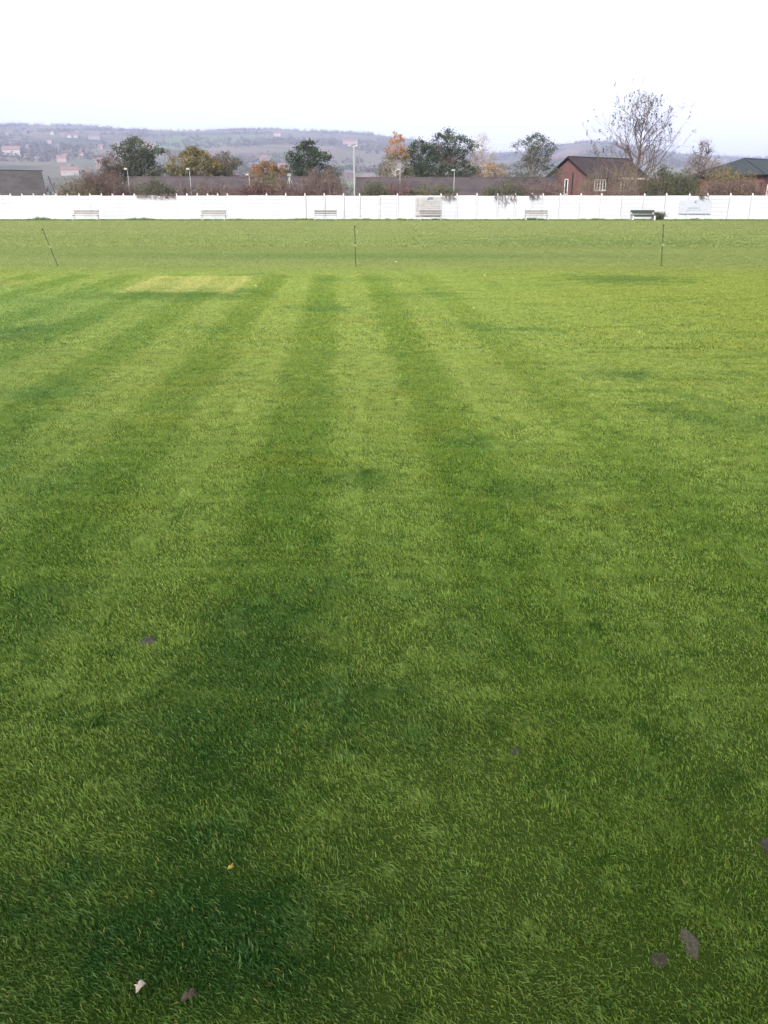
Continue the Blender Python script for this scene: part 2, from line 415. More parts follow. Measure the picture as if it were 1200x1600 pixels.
# signs on the wall
def marks(m, x0, x1, z, n, rng, h=.05, y=-.012):
    x = x0
    while x < x1:
        wv = rng.uniform(.05, .16)
        m.box((min(x + wv / 2, x1), y, z), (wv, .006, h)); x += wv + rng.uniform(.04, .08)
M_SIGN = plain('sign_paint', (.22, .218, .215), .6, .12)
M_SIGN2 = plain('banner_paint', (.245, .265, .31), .6, .06)
M_INK = plain('sign_ink', (.12, .14, .22), .6, .2)
M_INK2 = plain('faded_ink', (.10, .11, .14), .6, .2)
a, b = P(650, 308, YW - .16), P(688, 339, YW - .16)
s = thing('notice_board', (0, YW - .16, 0), 'weathered grey notice board with faint lettering on the wall behind a bench', 'sign')
m = MB(); m.box(((a.x + b.x) / 2, 0, (a.z + b.z) / 2 + .05), (b.x - a.x, .04, a.z - b.z - .1)); m.build('board', M_SIGN, s)
m = MB(); rng = random.Random(8)
for z in (1.50, 1.38, 1.24, 1.10, .96): marks(m, a.x + .5, b.x - .12, z, 8, rng, .045, -.024)
for k in range(7): m.box((a.x + .16, -.024, .75 + k * .16), (.16, .006, .05))
m.build('lettering', M_INK2, s)
m = MB()
m.tube([(a.x + 1.0, -.03, 1.72), (a.x + 1.2, -.03, 1.86), (a.x + 1.45, -.03, 1.80), (a.x + 1.5, -.03, 1.90)], [.05] * 4, 6)
m.tube([(a.x + .95, -.03, 1.64), (a.x + 1.25, -.03, 1.74), (a.x + 1.5, -.03, 1.70)], [.035] * 3, 6)
m.build('emblem', M_INK, s)
a, b = P(1063, 313, YW - .16), P(1110, 334, YW - .16)
s = thing('banner', (0, YW - .16, 0), 'pale blue-grey banner with faded lettering fixed to the white wall', 'sign')
m = MB(); m.box(((a.x + b.x) / 2, 0, (a.z + b.z) / 2), (b.x - a.x, .02, a.z - b.z)); m.build('sheet', M_SIGN2, s)
m = MB(); marks(m, a.x + .8, a.x + 1.8, .98, 8, rng, .07, -.014); marks(m, a.x + .7, a.x + 1.9, .80, 8, rng, .05, -.014); m.box((a.x + 1.35, -.014, 1.45), (.16, .006, .16))
m.build('lettering', M_INK2, s)
m = MB(); q = P(361, 324, YW - .1); m.box((0, 0, 0), (.16, .05, .30)); m.box((0, -.03, .1), (.08, .02, .06))
tag(m.build('meter_box', plain('meter_paint', (.30, .30, .24)), loc=(q.x, YW - .05, q.z)), 'small grey box on the white wall right of a bench', 'box')

# ---------------------------------------------------------------- benches
M_BWHITE = plain('bench_paint', (.12, .115, .105), .6, .2, 5); M_BGREY = plain('bench_slat', (.085, .083, .08), .7, .25, 6)
M_BCONC = plain('bench_concrete', (.30, .295, .285), .8, .15, 5); M_BGREEN = plain('green_paint', (.012, .021, .015), .5, .3, 6)
def make_bench(x, Y, wid, label, slat, leg, green=False):
    b = thing('bench', (x, Y, 0), label, 'bench', 'benches along the white wall')
    m = MB()
    for k in range(4): m.box((0, -.20 + k * .115, .43), (wid, .09, .035))
    m.build('seat', slat, b)
    m = MB()
    if green: m.box((0, -.30, .36), (wid, .03, .12)); m.box((0, .22, .42), (wid, .03, .14))
    for k in range(2 if not green else 3):
        z = .58 + k * (.15 if not green else .10)
        m.box((0, .26 + (z - .43) * .22, z), (wid, .03, .11 if k < 2 or green else .08))
    m.box((0, .385, .785), (wid + .06, .06, .05)); m.build('backrest', slat, b)
    for s in (-1, 1):
        m = MB(); X = s * (wid / 2 - (.08 if green else .05)); tk = .14 if green else .06
        m.tube([(X, -.25, .41), (X, -.31, 0)], [tk * .6, tk * .7], 4)
        m.tube([(X, .20, .41), (X, .30, 0)], [tk * .6, tk * .7], 4)
        m.tube([(X, -.26, .39), (X, .27, .39)], [tk * .5, tk * .5], 4)
        m.tube([(X, .25, .38), (X, .40, .81)], [tk * .5, tk * .42], 4)
        if green: m.box((X, 0, .20), (.13, .5, .38))
        m.build('leg', leg, b)
    if not green:
        m = MB(); m.tube([(0, -.15, .41), (.04, -.2, 0)], [.03, .03], 5); m.build('brace', leg, b)
    return b
def make_bench_at(px, Y, w, *a, **k):
    return make_bench(X0(px, Y), Y, w, *a, **k)
YB = 73.0
for px, wv, lb in ((131, 2.15, 'pale slatted bench furthest left along the white wall'),
                   (332, 2.1, 'pale slatted bench on the lawn left of the small grey box on the wall'),
                   (508, 1.9, 'pale slatted bench in front of the wall beside the tall floodlight pole'),
                   (673, 1.85, 'grey slatted bench standing in front of the notice board'),
                   (840, 1.95, 'pale slatted bench between the notice board bench and the dark green bench')):
    make_bench_at(px, YB, wv, lb, M_BGREY if px in (673, 508) else M_BWHITE, M_BCONC)
make_bench_at(1007, YB, 2.0, 'dark green slatted bench with white concrete ends beside a small bush', M_BGREEN, M_BCONC, green=True)

# ---------------------------------------------------------------- stakes
M_STAKE = plain('stake_metal', (.022, .03, .016), .5, .3, 8); M_TAPE = plain('yellow_tape', (.26, .30, .10), .6, .1)
def stake(bx, by, tx, ty, label, tape):
    g = G(bx, by); tp = P(tx, ty, g.y)
    s = thing('marker_stake', g, label, 'stake', 'thin stakes round the square')
    v = tp - g; m = MB(); pts = [v * k for k in (-.02, .4, .97, 1)]
    m.tube(pts, [.011, .011, .010, .007], 6); m.build('rod', M_STAKE, s)
    for k in ((.97,) if not tape else (.97, .72)):
        m = MB(); m.tube([v * (k - .015), v * (k + .015)], [.022, .022], 6); m.build('insulator', M_STAKE, s)
    m = MB(); m.tube([v * .50, v * .545], [.012, .012], 6); m.tube([v * .53, v * .53 + Vector((.05, -.02, -.02))], [.008, .006], 4); m.build('clip', M_TAPE, s)
stake(556, 417, 554, 352, 'upright thin dark stake in the grass at the middle of the field', False)
stake(1033, 417, 1037, 350, 'upright thin dark stake in the grass in front of the green bench', True)
stake(91, 417, 66, 357, 'thin dark stake leaning to the left, on the left of the field', False)

# ---------------------------------------------------------------- poles and lamps behind the wall
M_GALV = plain('galvanised_metal', (.24, .245, .25), .5, .1, metal=.1); M_CREAM = plain('lamp_head_paint', (.15, .16, .13), .5, .1); M_DARKP = plain('dark_post', (.03, .03, .035), .6)
q = P(553, 229, 88)
s = thing('floodlight_pole', (q.x, 88, 0), 'tall pale grey floodlight pole standing behind the white wall', 'floodlight')
m = MB(); m.tube([(0, 0, 0), (0, 0, 3), (0, 0, q.z)], [.10, .08, .055], 10); m.build('pole', M_GALV, s)
m = MB(); m.box((-.1, 0, q.z), (.95, .10, .06)); m.build('crossbar', M_GALV, s)
for xx in (-.45, .22):
    m = MB(); m.box((xx, -.12, q.z + .06), (.30, .2, .12)); m.build('lamp', M_GALV, s)
def lamp(px, y0, Y, label, head=.42):
    q = P(px, y0, Y)
    s = thing('street_lamp', (q.x, Y, 0), label, 'street lamp', 'street lamps behind the wall')
    m = MB(); m.tube([(0, 0, 0), (0, 0, q.z - .1)], [.055, .035], 8); m.tube([(0, 0, q.z - .12), (-.15, -.1, q.z)], [.03, .03], 6); m.build('pole', M_GALV, s)
    m = MB(); m.box((-.15, -.1, q.z + .08), (head, .3, .17), None, .7); m.build('lamp_head', M_CREAM, s)
lamp(199, 265, 98, 'street lamp in front of the dark leafy tree on the left')
lamp(296, 265, 98, 'street lamp in front of the golden-leaved tree')
lamp(389, 274, 98, 'low street lamp left of the rusty orange bush')
lamp(625, 266, 98, 'street lamp in front of the orange-topped birch', .55)
lamp(710, 267, 98, 'street lamp in front of the big dark conifer')
q = P(452, 274, 97)
s = thing('utility_pole', (q.x, 97, 0), 'short pale pole with slanting stays below the dark pine', 'pole')
m = MB(); m.tube([(0, 0, 0), (0, 0, q.z)], [.08, .06], 8); m.build('pole', M_GALV, s)
for dx in (-.7, .8):
    m = MB(); m.tube([(0, 0, q.z - .1), (dx, 0, q.z - 2.2)], [.03, .03], 5); m.build('stay', M_GALV, s)
m = MB(); m.box((0, -.05, q.z + .05), (.45, .2, .25)); m.build('lamp_head', M_CREAM, s)
for (x0, y0, x1, y1, lb) in ((75, 275, 82, 292, 'black leaning post at the corner of the dark roofed building'), (95, 290, 103, 306, 'black leaning post just above the wall, right of the dark roofed building')):
    a, b = P(x0, y0, 90), P(x1, y1, 90); d = (a - b); base = b - d * (b.z / d.z)
    m = MB(); m.tube([(0, 0, 0), tuple(a - base)], [.07, .06], 6)
    tag(m.build('leaning_post', M_DARKP, loc=tuple(base)), lb, 'post', 'leaning posts')

# ---------------------------------------------------------------- buildings
def tiles_mat(name, c, s=3.0):
    t = NT(name); p = t.obj(); w_ = t.n('ShaderNodeTexWave'); w_.bands_direction = 'Z'; w_.inputs['Scale'].default_value = s; w_.inputs['Distortion'].default_value = .6
    t.put(w_.inputs['Vector'], p); n = t.noise(p, .7, 5, .65)
    col = t.mix(t.mapr(n, .3, .7), tuple(x * .8 for x in c), tuple(x * 1.25 for x in c))
    col = t.mix(t.mapr(w_.outputs[0], .7, 1, 0, .3), col, tuple(x * .5 for x in c))
    return t.fin(col, .8, .2)
def brick_mat(name, c, c2):
    t = NT(name); b = t.n('ShaderNodeTexBrick'); p = t.obj(); sx = t.n('ShaderNodeSeparateXYZ'); t.l(p, sx.inputs[0]); cb = t.n('ShaderNodeCombineXYZ')
    t.put(cb.inputs[0], t.math('ADD', sx.outputs[0], sx.outputs[1])); t.l(sx.outputs[2], cb.inputs[1]); t.l(cb.outputs[0], b.inputs['Vector'])
    b.inputs['Color1'].default_value = (*c, 1); b.inputs['Color2'].default_value = (*c2, 1); b.inputs['Mortar'].default_value = (.2, .15, .13, 1)
    b.inputs['Scale'].default_value = 2.2; b.inputs['Mortar Size'].default_value = .01
    n = t.noise(p, .8, 4)
    return t.fin(t.mix(t.mapr(n, .4, .7, 0, .4), b.outputs[0], tuple(x * .6 for x in c)), .85, .2)
M_ROOF = tiles_mat('brown_roof_tile', (.050, .041, .045)); M_ROOF2 = tiles_mat('grey_roof_tile', (.046, .043, .045)); M_SLATE = tiles_mat('slate', (.028, .035, .042)); M_ROOFH = tiles_mat('dark_roof_tile', (.032, .024, .025))
M_BRICK = brick_mat('red_brick', (.105, .048, .044), (.080, .039, .037)); M_BRICK2 = brick_mat('brown_brick', (.11, .07, .06), (.08, .055, .045))
M_WIN = plain('window_glass', (.02, .025, .03), .1, .1, spec=.6); M_FRAME = plain('window_frame', (.50, .49, .46), .5, .05); M_FASC = plain('cream_fascia', (.48, .44, .33), .6, .05)
M_BLACK = plain('black_trim', (.02, .018, .018), .5)

def gable_house(name, corner, ang, L, W, ze, zr, wallm, roofm, label, group=None, ov=.3):
    """corner = nearest ground corner; long side runs along ang, short side along ang+90"""
    h = thing(name, corner, label, 'house', group, rz=ang)
    m = MB(); z0 = -.3
    m.face([(0, 0, z0), (L, 0, z0), (L, 0, ze), (0, 0, ze)]); m.face([(L, W, z0), (0, W, z0), (0, W, ze), (L, W, ze)])
    m.face([(0, W, z0), (0, 0, z0), (0, 0, ze), (0, W / 2, zr - .12), (0, W, ze)]); m.face([(L, 0, z0), (L, W, z0), (L, W, ze), (L, W / 2, zr - .12), (L, 0, ze)])
    m.build('wall', wallm, h)
    m = MB(); sl = (zr - ze) / (W / 2)
    for s in (0, 1):
        y0 = -ov if s == 0 else W + ov; yz = ze - sl * ov
        a = [(-ov, y0, yz), (L + ov, y0, yz), (L + ov, W / 2, zr), (-ov, W / 2, zr)]
        b = [(x, y, z + .14) for x, y, z in a]
        if s: a, b = a[::-1], b[::-1]
        m.face(b); m.face(a[::-1])
        for k in range(4): m.face([a[k], a[(k + 1) % 4], b[(k + 1) % 4], b[k]])
    # slightly ragged ridge tiles
    m2 = MB()
    x = -ov
    while x < L + ov - .01:
        m2.box((x + .225, W / 2, zr + .16), (.43, .22, .10)); x += .45
    r = m.build('roof', roofm, h); m2.build('ridge', roofm, r)
    return h, r
def window(h, x, z0, z1, wd, panes=2, side='front', W=0):
    """window in the y=0 wall (front) or x=0 wall (gable)"""
    def T(c, d):
        return (c, d) if side == 'front' else ((c[1], c[0], c[2]), (d[1], d[0], d[2]))
    zc, hh = (z0 + z1) / 2, z1 - z0
    m = MB(); c, d = T((x, -.015, zc), (wd, .03, hh)); m.box(c, d); g = m.build('window', M_WIN, h)
    m = MB(); fw = .09
    for c, d in [((x, -.05, z0 + fw / 2), (wd, .08, fw)), ((x, -.05, z1 - fw / 2), (wd, .08, fw))]:
        c, d = T(c, d); m.box(c, d)
    for k in range(panes + 1):
        c, d = T((x - wd / 2 + fw / 2 + (wd - fw) * k / panes, -.052, zc), (fw, .078, hh - .01)); m.box(c, d)
    m.build('frame', M_FRAME, g)
    m = MB(); c, d = T((x, -.08, z0 - .05), (wd + .2, .16, .08)); m.box(c, d); m.build('sill', M_FRAME, g)

A = R(32); YH = 109.0
cx = X0(918, YH)
h, r = gable_house('brick_house', (cx, YH, 0), A, 10.6, 7.6, 4.45, 6.75, M_BRICK, M_ROOFH, 'red brick house with dark pitched roof behind the wall, its gable facing left')
window(h, 1.9, 2.85, 4.15, 2.0, 4); window(h, 6.6, 2.85, 4.15, 1.9, 3); window(h, 4.0, 2.4, 4.25, .62, 1, 'gable')
m = MB(); m.box((7.6, -.42, 4.30), (5.6, .12, .26)); m.build('fascia', M_FASC, h)
m = MB(); m.box((3.1, -.08, 2.6), (.10, .10, 3.6), None); mm = m.build('drainpipe', M_BLACK, h); mm.rotation_euler.z = 0
m = MB(); m.box((-.08, 2.9, 3.3), (.12, .12, 3.4)); m.build('drainpipe', M_BLACK, h)
m = MB()
for s in (-1, 1):
    a = Vector((-.34, 3.8, 6.84)); b = Vector((-.34, 3.8 + s * 4.1, 6.84 - 4.1 * (2.3 / 3.8))); m.tube([a, b], [.09, .09], 4)
m.build('bargeboard', M_BLACK, h)

# low bungalows: only their roofs show over the wall
def bungalow(x0, x1, ytop, Y, wallm, roofm, label, rz=0.0, chim=None):
    zr = P(600, ytop, Y + 4).z; a, b = X0(x0, Y), X0(x1, Y); Ln = b - a
    h, r = gable_house('bungalow', (b - Ln * math.cos(rz), Y - Ln * math.sin(rz), 0), rz, b - a, 8, 2.15, zr, wallm, roofm, label, 'low buildings behind the wall', .25)
    for k in range(int((b - a) / 4)): window(h, 2 + k * 4, .9, 1.9, 1.6, 2)
    if chim:
        for q in chim:
            m = MB(); m.box((X0(q, Y) - a, 4, zr + .15), (.6, .6, .7)); m.build('chimney', M_BRICK2, r)
    return h
bungalow(-190, 71, 269, 96, M_BRICK2, M_ROOF2, 'low building at far left with long plain dark grey roof ending square', R(24))
bungalow(192, 486, 278.5, 100, M_BRICK2, M_ROOF, 'long low building with brown tiled roof between the left trees and the pine')
bungalow(558, 872, 279.5, 100, M_BRICK2, M_ROOF, 'long low building with brown tiled roof right of the floodlight pole')

# hip-roofed house at the right edge
Yh = 94.0; cx = X0(1188, Yh); A2 = R(38)
h = thing('hipped_house', (cx, Yh, 0), 'red brick house with dark slate hipped roof at the right edge', 'house', rz=A2)
L2, W2, ze, zr = 11.0, 8.5, P(600, 273, Yh).z, P(600, 247, Yh + 4).z
m = MB()
m.face([(0, 0, -.3), (L2, 0, -.3), (L2, 0, ze), (0, 0, ze)]); m.face([(0, W2, -.3), (0, 0, -.3), (0, 0, ze), (0, W2, ze)])
m.face([(L2, 0, -.3), (L2, W2, -.3), (L2, W2, ze), (L2, 0, ze)]); m.face([(L2, W2, -.3), (0, W2, -.3), (0, W2, ze), (L2, W2, ze)])
m.build('wall', M_BRICK, h)
m = MB(); ov = .5; rdg = [(W2 * .35, W2 / 2, zr), (L2 - W2 * .35, W2 / 2, zr)]; cr = [(-ov, -ov, ze), (L2 + ov, -ov, ze), (L2 + ov, W2 + ov, ze), (-ov, W2 + ov, ze)]
m.face([cr[0], cr[1], rdg[1], rdg[0]]); m.face([cr[1], cr[2], rdg[1]]); m.face([cr[2], cr[3], rdg[0], rdg[1]]); m.face([cr[3], cr[0], rdg[0]]); m.face([(x, y, z - .02) for x, y, z in cr][::-1])
r = m.build('roof', M_SLATE, h)
m = MB()
for a, b in ((cr[0], rdg[0]), (cr[3], rdg[0]), (rdg[0], rdg[1]), (cr[1], rdg[1])): m.tube([a, b], [.10, .10], 6)
m.build('ridge', M_SLATE, r)
m = MB()
for k in range(4): m.tube([cr[k], cr[(k + 1) % 4]], [.09, .09], 5)
m.build('gutter', M_BLACK, h)
m = MB(); m.box((-.08, .15, 1.7), (.12, .12, 3.6)); m.build('drainpipe', M_BLACK, h)
window(h, 1.3, 1.9, 3.25, .9, 2); window(h, 5.2, 1.9, 3.25, 1.8, 3); window(h, 2.0, 2.3, 3.35, .9, 2, 'gable'); window(h, 5.4, 1.9, 3.3, 1.6, 2, 'gable')

# ---------------------------------------------------------------- trees and shrubs
M_BARK = plain('bark', (.075, .055, .045), .9, .3, 3); M_BARKG = plain('grey_bark', (.16, .14, .125), .9, .25, 3); M_TWIG = plain('twig', (.12, .085, .078), .9, .2, 2)
M_BIRCH = plain('birch_bark', (.26, .22, .20), .8, .25, 3)
def branch(m, p, d, L, r, depth, rng, tips, nseg=3, split=3, wig=.18, grav=0.04, sides=5, spread=.6):
    pts = [p]; rad = [r]; q = p.copy(); dd = d.normalized()
    for k in range(nseg):
        dd = (dd + Vector((rng.gauss(0, wig), rng.gauss(0, wig), rng.gauss(0, wig) * .6 + grav))).normalized()
        q = q + dd * (L / nseg); pts.append(q.copy()); rad.append(r * (1 - .55 * (k + 1) / nseg))
    m.tube(pts, rad, sides, cap=False); tips.append((q.copy(), dd.copy()))
    if depth <= 0: return
    for k in range(split):
        i = rng.randrange(1, len(pts)); b = pts[i]
        ax = dd.orthogonal().normalized(); ax.rotate(Matrix.Rotation(rng.uniform(0, 6.28), 3, dd))
        nd = (dd + ax * rng.uniform(spread * .6, spread * 1.4)).normalized()
        branch(m, b, nd, L * rng.uniform(.55, .8), max(rad[i] * .66, .014), depth - 1, rng, tips, nseg, split, wig, grav, max(3, sides - 1), spread)
def prof(kind):
    return {'round': lambda h: math.sqrt(max(0, 1 - (2 * h - 1) ** 2)), 'cone': lambda h: max(.04, 1.05 - h) * min(1, h * 6 + .4),
            'pine': lambda h: (.95 - .45 * h) * (.62 + .38 * abs(math.sin(h * 11))) * min(1, (1.02 - h) * 5),
            'up': lambda h: math.sin(math.pi * min(1, h * .72 + .25)) ** .8, 'dome': lambda h: math.sqrt(max(0, 1 - h * h)),
            'irr': lambda h: math.sqrt(max(0, 1 - (2 * h - 1) ** 2)) * (.75 + .25 * math.sin(h * 17))}[kind]
def tree(name, label, px, ytop, Y, wpx, kind, lm, nclump=150, per=30, lsize=.2, crown0=.25, bark=None, seed=1, gap=.35, cat='tree', stems=1, bare_twigs=0, cl=.45, lean=0.0, group=None, cl_z=.7, lobes=5):
    rng = random.Random(seed); top = P(px, ytop, Y).z; Rw = wpx * .82 / PXM(Y); bark = bark or M_BARK; x = X0(px, Y)
    o = thing(name, (x, Y, 0), label, cat, group)
    f = prof(kind); z0 = top * crown0; m = MB(); lf = MB()
    lob = [(rng.uniform(0, 6.28), rng.uniform(.15, .85), rng.uniform(.7, 1.15)) for _ in range(lobes)]
    def surf(h, a):
        b = f(h); k = .80
        for la, lh, lr in lob:
            dv = math.cos(a - la); k = max(k, lr * (.80 + .35 * max(0, dv)) * (1 - abs(h - lh) * 1.4))
        return b * min(k, 1.12)
    tops = []
    for s in range(stems):
        b0 = Vector((rng.uniform(-.3, .3) * (stems > 1), rng.uniform(-.3, .3) * (stems > 1), -.1)); hh = top * rng.uniform(.8, .97) if s else top * .96
        pts = [b0]; n = 6
        ox, oy = (rng.uniform(-.4, .4) * Rw, rng.uniform(-.4, .4) * Rw) if s else (lean, 0)
        for k in range(1, n + 1):
            u = k / n; pts.append(Vector((b0.x + ox * u + rng.gauss(0, .06), b0.y + oy * u + rng.gauss(0, .06), hh * u)))
        r0 = max(.05, top * .020) / (1 + .4 * (stems - 1)); m.tube(pts, [r0 * (1 - .88 * k / n) for k in range(n + 1)], 7); tops.append(pts)
    clumps = []; nclump = int(nclump * 1.8)
    tries = 0
    while len(clumps) < nclump and tries < nclump * 30:
        tries += 1
        h = rng.random(); a = rng.uniform(0, 6.28); rr = math.sqrt(rng.uniform(.08, 1)) * surf(h, a)
        if rng.random() > f(h) + .15: continue
        c = Vector((math.cos(a) * rr * Rw + lean * h, math.sin(a) * rr * Rw, z0 + (top - z0) * h))
        nn = noise.noise(Vector((c.x * .75 + seed * 7.1, c.y * .75, c.z * .9)))
        if nn < -.5 + gap: continue
        clumps.append((c, h, rr))
    for k, (c, h, rr) in enumerate(clumps):
        st = tops[rng.randrange(stems)]; zb = max(z0 * .6, c.z - (.25 + rr) * Rw * rng.uniform(.3, .8)); u = min(.97, max(.05, zb / st[-1].z)) * 6; i = min(5, int(u))
        b = st[i].lerp(st[i + 1], u - i)
        if k % 3 == 0 or bare_twigs:
            mid = b.lerp(c, .55) + Vector((rng.gauss(0, .12), rng.gauss(0, .12), -.05 * (c - b).length))
            rb = .012 + .010 * (c - b).length; m.tube([b, mid, c], [rb * 1.6, rb, .009], 4, cap=False)
        for q in range(bare_twigs):
            d = Vector((rng.gauss(0, .5), rng.gauss(0, .5), rng.uniform(-.1, .9))); m.tube([c, c + d * cl * 1.1, c + d * cl * 1.8 + Vector((rng.gauss(0, .1), 0, .1))], [.012, .009, .006], 3, cap=False)
        sc_ = rng.uniform(.6, 1.25)
        for q in range(per):
            v = Vector((rng.gauss(0, 1), rng.gauss(0, 1), rng.gauss(0, cl_z))) * cl * .5 * sc_
            lf.leaf(c + v, lsize, rng)
    m.build('trunk', bark, o)
    if lf.f: lf.build('crown', lm, o)
    return o
def shrub(name, label, px0, px1, ytop, Y, lm, nstem=60, per=12, lsize=.13, seed=1, leafiness=1.0, stemm=None, cat='shrub', hfun=None, group=None, lsp=.22):
    rng = random.Random(seed); a, b = X0(px0, Y), X0(px1, Y); top = P(600, ytop, Y).z; o = thing(name, ((a + b) / 2, Y, 0), label, cat, group)
    m, lf = MB(), MB(); W = (b - a) / 2; D = min(W, 1.8)
    for k in range(nstem):
        bx, by = rng.uniform(-.85, .85), rng.uniform(-.8, .8)
        env = max(.5, 1 - abs(bx) ** 3.5 * .4 - .08 * by * by) * (.86 + .28 * noise.noise(Vector((bx * W * .7, by, seed * 3.3)))+.08)
        H = top * min(1.03, env) * rng.uniform(.84, 1.02)
        p = Vector((bx * W, by * D, 0)); q = p + Vector((bx * W * .18 + rng.gauss(0, .18), by * .3 + rng.gauss(0, .15), H)); mid = p.lerp(q, .5) + Vector((rng.gauss(0, .1), rng.gauss(0, .1), 0))
        m.tube([p, mid, q], [.028, .018, .007], 4, cap=False)
        for j in range(7):
            s_ = p.lerp(q, rng.uniform(.45, 1.0) if Y > 76 else rng.uniform(.2, .95)); e = s_ + Vector((rng.gauss(0, .28), rng.gauss(0, .28), rng.uniform(.05, .5))); e.z = min(e.z, top * 1.02)
            m.tube([s_, e], [.012, .006], 3, cap=False)
            for l in range(int(per * leafiness * rng.uniform(.3, 1.4))):
                v = s_.lerp(e, rng.random()) + Vector((rng.gauss(0, lsp), rng.gauss(0, lsp), rng.gauss(0, lsp))); v.z = max(.05, v.z)
                lf.leaf(v, lsize, rng)
    m.build('stems', stemm or M_TWIG, o)
    if lf.f: lf.build('foliage', lm, o)
    return o
LF = {
 'dull': foliage('dull_green_leaf', [(0, (.025, .035, .020)), (.5, (.050, .062, .035)), (1, (.095, .095, .055))]),
 'pine': foliage('pine_needle', [(0, (.012, .024, .016)), (.5, (.028, .045, .024)), (1, (.075, .085, .035))]),
 'gold': foliage('golden_leaf', [(0, (.050, .058, .022)), (.5, (.110, .095, .030)), (1, (.240, .170, .050))]),
 'grey': foliage('grey_leaf', [(0, (.045, .050, .035)), (.5, (.090, .085, .060)), (1, (.150, .125, .090))]),
 'rust': foliage('rusty_leaf', [(0, (.070, .055, .025)), (.5, (.150, .085, .038)), (1, (.330, .150, .055))]),
 'olive': foliage('olive_leaf', [(0, (.040, .040, .018)), (.5, (.085, .078, .032)), (1, (.170, .135, .055))]),
 'green': foliage('dark_green_leaf', [(0, (.020, .032, .014)), (.5, (.045, .060, .024)), (1, (.100, .105, .040))]),
 'brown': foliage('brown_leaf', [(0, (.040, .025, .020)), (.5, (.085, .055, .042)), (1, (.140, .090, .062))]),
 'maroon': foliage('maroon_leaf', [(0, (.035, .014, .016)), (.5, (.070, .028, .030)), (1, (.110, .050, .045))]),
 'amber': foliage('amber_leaf', [(0, (.100, .070, .028)), (.5, (.200, .130, .045)), (1, (.330, .200, .075))]),
 'willow': foliage('silver_green_leaf', [(0, (.025, .034, .026)), (.5, (.055, .066, .050)), (1, (.125, .130, .105))]),
 'deadleaf': foliage('dead_leaf', [(0, (.018, .014, .012)), (.5, (.035, .025, .020)), (1, (.060, .040, .028))]),
}
# orange-topped birch: leaves turn from olive low down to orange at the top
t = NT('turning_birch_leaf'); p = t.obj(); sz = t.n('ShaderNodeSeparateXYZ'); t.l(p, sz.inputs[0]); r = t.island()
hh = t.mapr(t.math('ADD', sz.outputs[2], t.math('MULTIPLY', t.noise(p, .8, 3), 2.4)), 7.4, 9.4)
c1 = t.mix(r, (.045, .045, .020), (.120, .105, .045)); c2 = t.mix(r, (.20, .095, .036), (.36, .165, .060))
LF['turn'] = t.fin(t.mix(hh, c1, c2), .6, .3)

T = tree
T('broadleaf_tree', 'brownish thinly leaved tree left of the tall dark tree at far left', 178, 240, 112, 40, 'irr', LF['brown'], 90, 18, .18, .2, seed=2, gap=.3, bare_twigs=2)
T('broadleaf_tree', 'tall grey-green tree in the left group, highest of the left trees', 222, 216, 118, 76, 'irr', LF['dull'], 260, 30, .24, .18, seed=3, gap=.28, stems=2, cl=.6)
T('bare_tree', 'grey thin bare tree just left of the golden tree', 272, 233, 124, 36, 'up', LF['grey'], 70, 6, .15, .2, M_TWIG, seed=4, gap=.2, bare_twigs=4)
T('broadleaf_tree', 'golden yellow-green tree behind the low brown roof', 309, 231, 112, 50, 'round', LF['gold'], 230, 28, .22, .2, seed=5, gap=.2, stems=2, cl=.5)
T('broadleaf_tree', 'grey-green rounded tree right of the golden tree', 353, 236, 116, 56, 'irr', LF['grey'], 200, 26, .22, .15, seed=6, gap=.22, stems=2, cl=.5)
T('broadleaf_tree', 'rusty orange bushy tree left of the dark pine', 420, 254, 106, 62, 'round', LF['rust'], 170, 26, .19, .12, seed=7, gap=.22, stems=3, cl=.45)
T('pine_tree', 'dark layered pine left of the floodlight pole', 483, 220, 108, 82, 'pine', LF['pine'], 210, 34, .22, .30, seed=8, gap=.36, cl=.75, cl_z=.35)
T('birch_tree', 'orange-topped birch standing left of the dark conifers', 617, 208, 108, 42, 'up', LF['turn'], 170, 26, .17, .12, M_BIRCH, seed=9, gap=.25, cl=.42, lean=.15)
T('conifer_tree', 'narrow dark tree between the orange birch and the big conifer', 655, 217, 112, 46, 'irr', LF['pine'], 150, 28, .20, .12, seed=10, gap=.36, cl=.5)
T('conifer_tree', 'big dark conifer, tallest of the middle group', 696, 204, 110, 72, 'irr', LF['pine'], 330, 30, .20, .1, seed=11, gap=.28, stems=3, cl=.5, lobes=8)
T('bare_tree', 'pale bare birch right of the big dark conifer', 746, 208, 112, 50, 'up', LF['grey'], 130, 3, .13, .15, M_BIRCH, seed=12, gap=.15, bare_twigs=5, stems=2)
T('broadleaf_tree', 'small amber tree at the foot of the pale bare birch', 772, 254, 108, 44, 'round', LF['amber'], 110, 24, .16, .1, seed=13, gap=.2, cl=.4)
T('willow_tree', 'silvery green feathery tree left of the brick house', 829, 208, 106, 66, 'irr', LF['willow'], 300, 22, .16, .12, M_BARKG, seed=14, gap=.30, stems=4, cl=.42, lobes=8)
T('broadleaf_tree', 'ragged brown tree with a bare top between the two brick houses', 1088, 222, 100, 44, 'up', LF['olive'], 120, 14, .14, .12, M_TWIG, seed=15, gap=.2, bare_twigs=4, stems=2)

